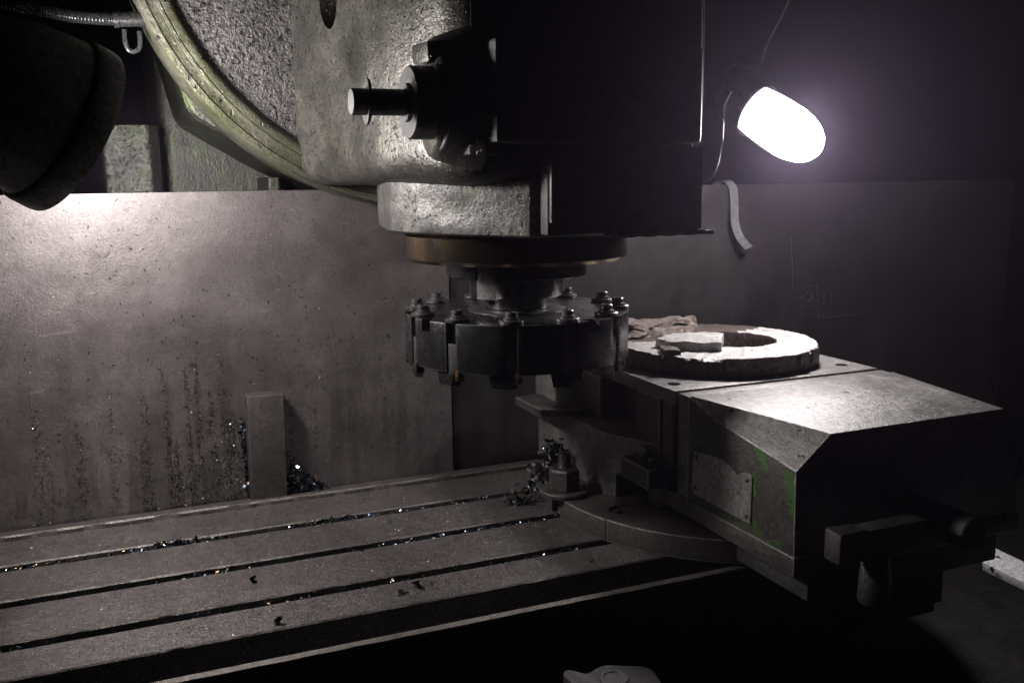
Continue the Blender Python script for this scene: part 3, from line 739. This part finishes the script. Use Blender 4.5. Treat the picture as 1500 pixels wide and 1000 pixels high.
for yc, zc, lim in ((.8945, -.0065, .43), (.8145, -.009, .40), (.734, -.0105, .46)):
    for i in range(3200):
        x = random.uniform(-.34, lim)
        d = noise.noise(Vector((x * 14, yc * 20, 0)))
        if random.random() > .45 + d * 1.1: continue
        chip(b, Vector((x, yc + random.uniform(-.0058, .0062), zc + random.uniform(0, .005) + max(0, d) * .006)), random.uniform(.0013, .0048) * (1.6 if random.random() < .06 else 1), pick(), .8)
    box(TX0, TX1, yc - .0069, yc + .0069, -.076, zc + .0005, 0, 1, b)
tag(obj('slot_chips', b, CH, origin=(0, .81, -.02)), 'small metal chips and dirt packed in the table slots', 'metal chips', kind='stuff')
loose = [(640, .1955, .7035, .007, 3), (0, .2105, .7095, .009, 0), (0, .097, .692, .008, 0), (0, .0905, .777, .007, 0), (0, .2325, .862, .006, 1), (0, .365, .698, .006, 0), (0, .225, .7125, .004, 0), (0, .188, .805, .004, 0)]
for i, (_, x, y, sz, mi) in enumerate(loose):
    b = bmesh.new()
    for k in range(3 if sz > .006 else 1): chip(b, Vector((x + random.uniform(-.002, .002), y + random.uniform(-.002, .002), .0012 + .001 * k)), sz, mi, .35)
    o = tag(obj('metal_chip', b, CH, origin=(x, y, 0)), 'small loose steel chip lying on a table strip', 'metal chip', 'loose chips on the table')
# crumbs: tiny grains stuck on plate and table
def grain(bm, p, s, nrm, mi=0):
    u = Vector((random.random() - .5, random.random() - .5, random.random() - .5)).normalized(); v = u.cross(nrm).normalized(); u = v.cross(nrm)
    q = [bm.verts.new(p + (u * math.cos(a) * random.uniform(.5, 1.2) + v * math.sin(a) * random.uniform(.4, 1)) * s) for a in (0, 2.1, 4.2)]
    top = bm.verts.new(p + nrm * s * random.uniform(.5, 1) + u * s * random.uniform(-.4, .4))
    for i in range(3):
        f = bm.faces.new((q[i], q[(i + 1) % 3], top)); f.material_index = mi
b = bmesh.new()
def on_plate(x, z, s_, mi):
    y = (.9957 if x < .344 else 1.0007) + noise.noise(Vector((x * 5, z * 5, 2))) * .0015
    grain(b, Vector((x, y, z)), s_, Vector((random.gauss(0, .25), -1, random.gauss(.1, .25))).normalized(), mi)
for _ in range(6500):
    x = random.uniform(-.28, .46); z = random.random() ** 1.15 * .318
    if random.random() > .3 + .9 * max(0, noise.noise(Vector((x * 12, z * 12, 8)))): continue
    on_plate(x, z, random.uniform(.0003, .0009), 0 if random.random() < .8 else 1)
for xs, zt, ww, nn in ((-.04, .1, .006, 160), (-.01, .13, .005, 120), (.022, .12, .004, 170), (.041, .15, .0035, 220), (.048, .07, .006, 160), (.062, .145, .004, 260), (.072, .155, .003, 240), (.084, .12, .006, 300), (.097, .16, .005, 260), (.104, .1, .006, 260), (.016, .07, .005, 120), (.165, .13, .004, 90), (.19, .1, .004, 70), (-.075, .12, .01, 200)):
    for _ in range(int(nn * 1.25)):                                    # runs of grit and oil crust: narrow at the top, wider below
        u = random.random() ** .8; z = zt * (1 - u)
        x = xs + noise.noise(Vector((xs * 50, z * 25, 3))) * .003 + random.gauss(0, ww * (.25 + .6 * u))
        on_plate(x, max(.002, z), random.uniform(.0005, .0013), 0 if random.random() < .9 else 1)
for _ in range(620):                                       # flat shavings stuck to the oil
    x = random.uniform(-.2, .33); z = random.uniform(.03, .316)
    if random.random() > .35 + noise.noise(Vector((x * 9, z * 9, 1))): continue
    q = Vector((x, .9958 + noise.noise(Vector((x * 5, z * 5, 2))) * .0015, z)); a = random.uniform(-.6, 1.3) + (1.57 if random.random() < .5 else 0); l_ = random.uniform(.0007, .0022)
    d = Vector((math.cos(a), 0, math.sin(a))) * l_; e = Vector((-math.sin(a), 0, math.cos(a))) * random.uniform(.0003, .0006); o_ = Vector((0, -random.uniform(.0003, .0009), 0))
    vs_ = [b.verts.new(p) for p in (q - d - e, q + d - e, q + d + e, q - d + e, q - d * .8 + o_, q + d * .8 + o_)]
    for f in ((0, 1, 5, 4), (4, 5, 2, 3), (0, 4, 3), (1, 2, 5)): b.faces.new([vs_[k] for k in f])
tag(obj('plate_grit', b, [M['crumb'], M['flake']], origin=(0, .99, 0)), 'dark metal grit stuck in streaks on the oily splash plate', 'metal grit', kind='stuff')
b = bmesh.new()
for _ in range(8000):
    x = random.uniform(-.36, .62); y = random.choice([random.uniform(.9025, .9635), random.uniform(.823, .886), random.uniform(.742, .806), random.uniform(.684, .726)])
    grain(b, Vector((x, y, .0001)), random.uniform(.0003, .0008), Vector((random.gauss(0, .5), random.gauss(0, .5), 1)).normalized(), 1 if random.random() < .3 else 0)
tag(obj('table_grit', b, [M['crumb'], M['flake']], origin=(0, .8, 0)), 'fine glittering metal grit scattered over the table strips', 'metal grit', kind='stuff')

# ------------------------------------------------------------------ thin violet haze added to give the lamp its glow
HAZE = .015
hm = bpy.data.materials.new('glow_haze'); hm.use_nodes = True; nt = hm.node_tree
nt.nodes.remove(nt.nodes['Principled BSDF'])
pv = nt.nodes.new('ShaderNodeVolumePrincipled'); pv.inputs['Density'].default_value = HAZE
pv.inputs['Color'].default_value = (.8, .66, .95, 1); pv.inputs['Anisotropy'].default_value = .8
nt.links.new(pv.outputs['Volume'], nt.nodes['Material Output'].inputs['Volume'])
tag(obj('haze', box(-1.8, 2.2, -.8, 2.4, -1.9, .95, 0), hm), kind='stuff')
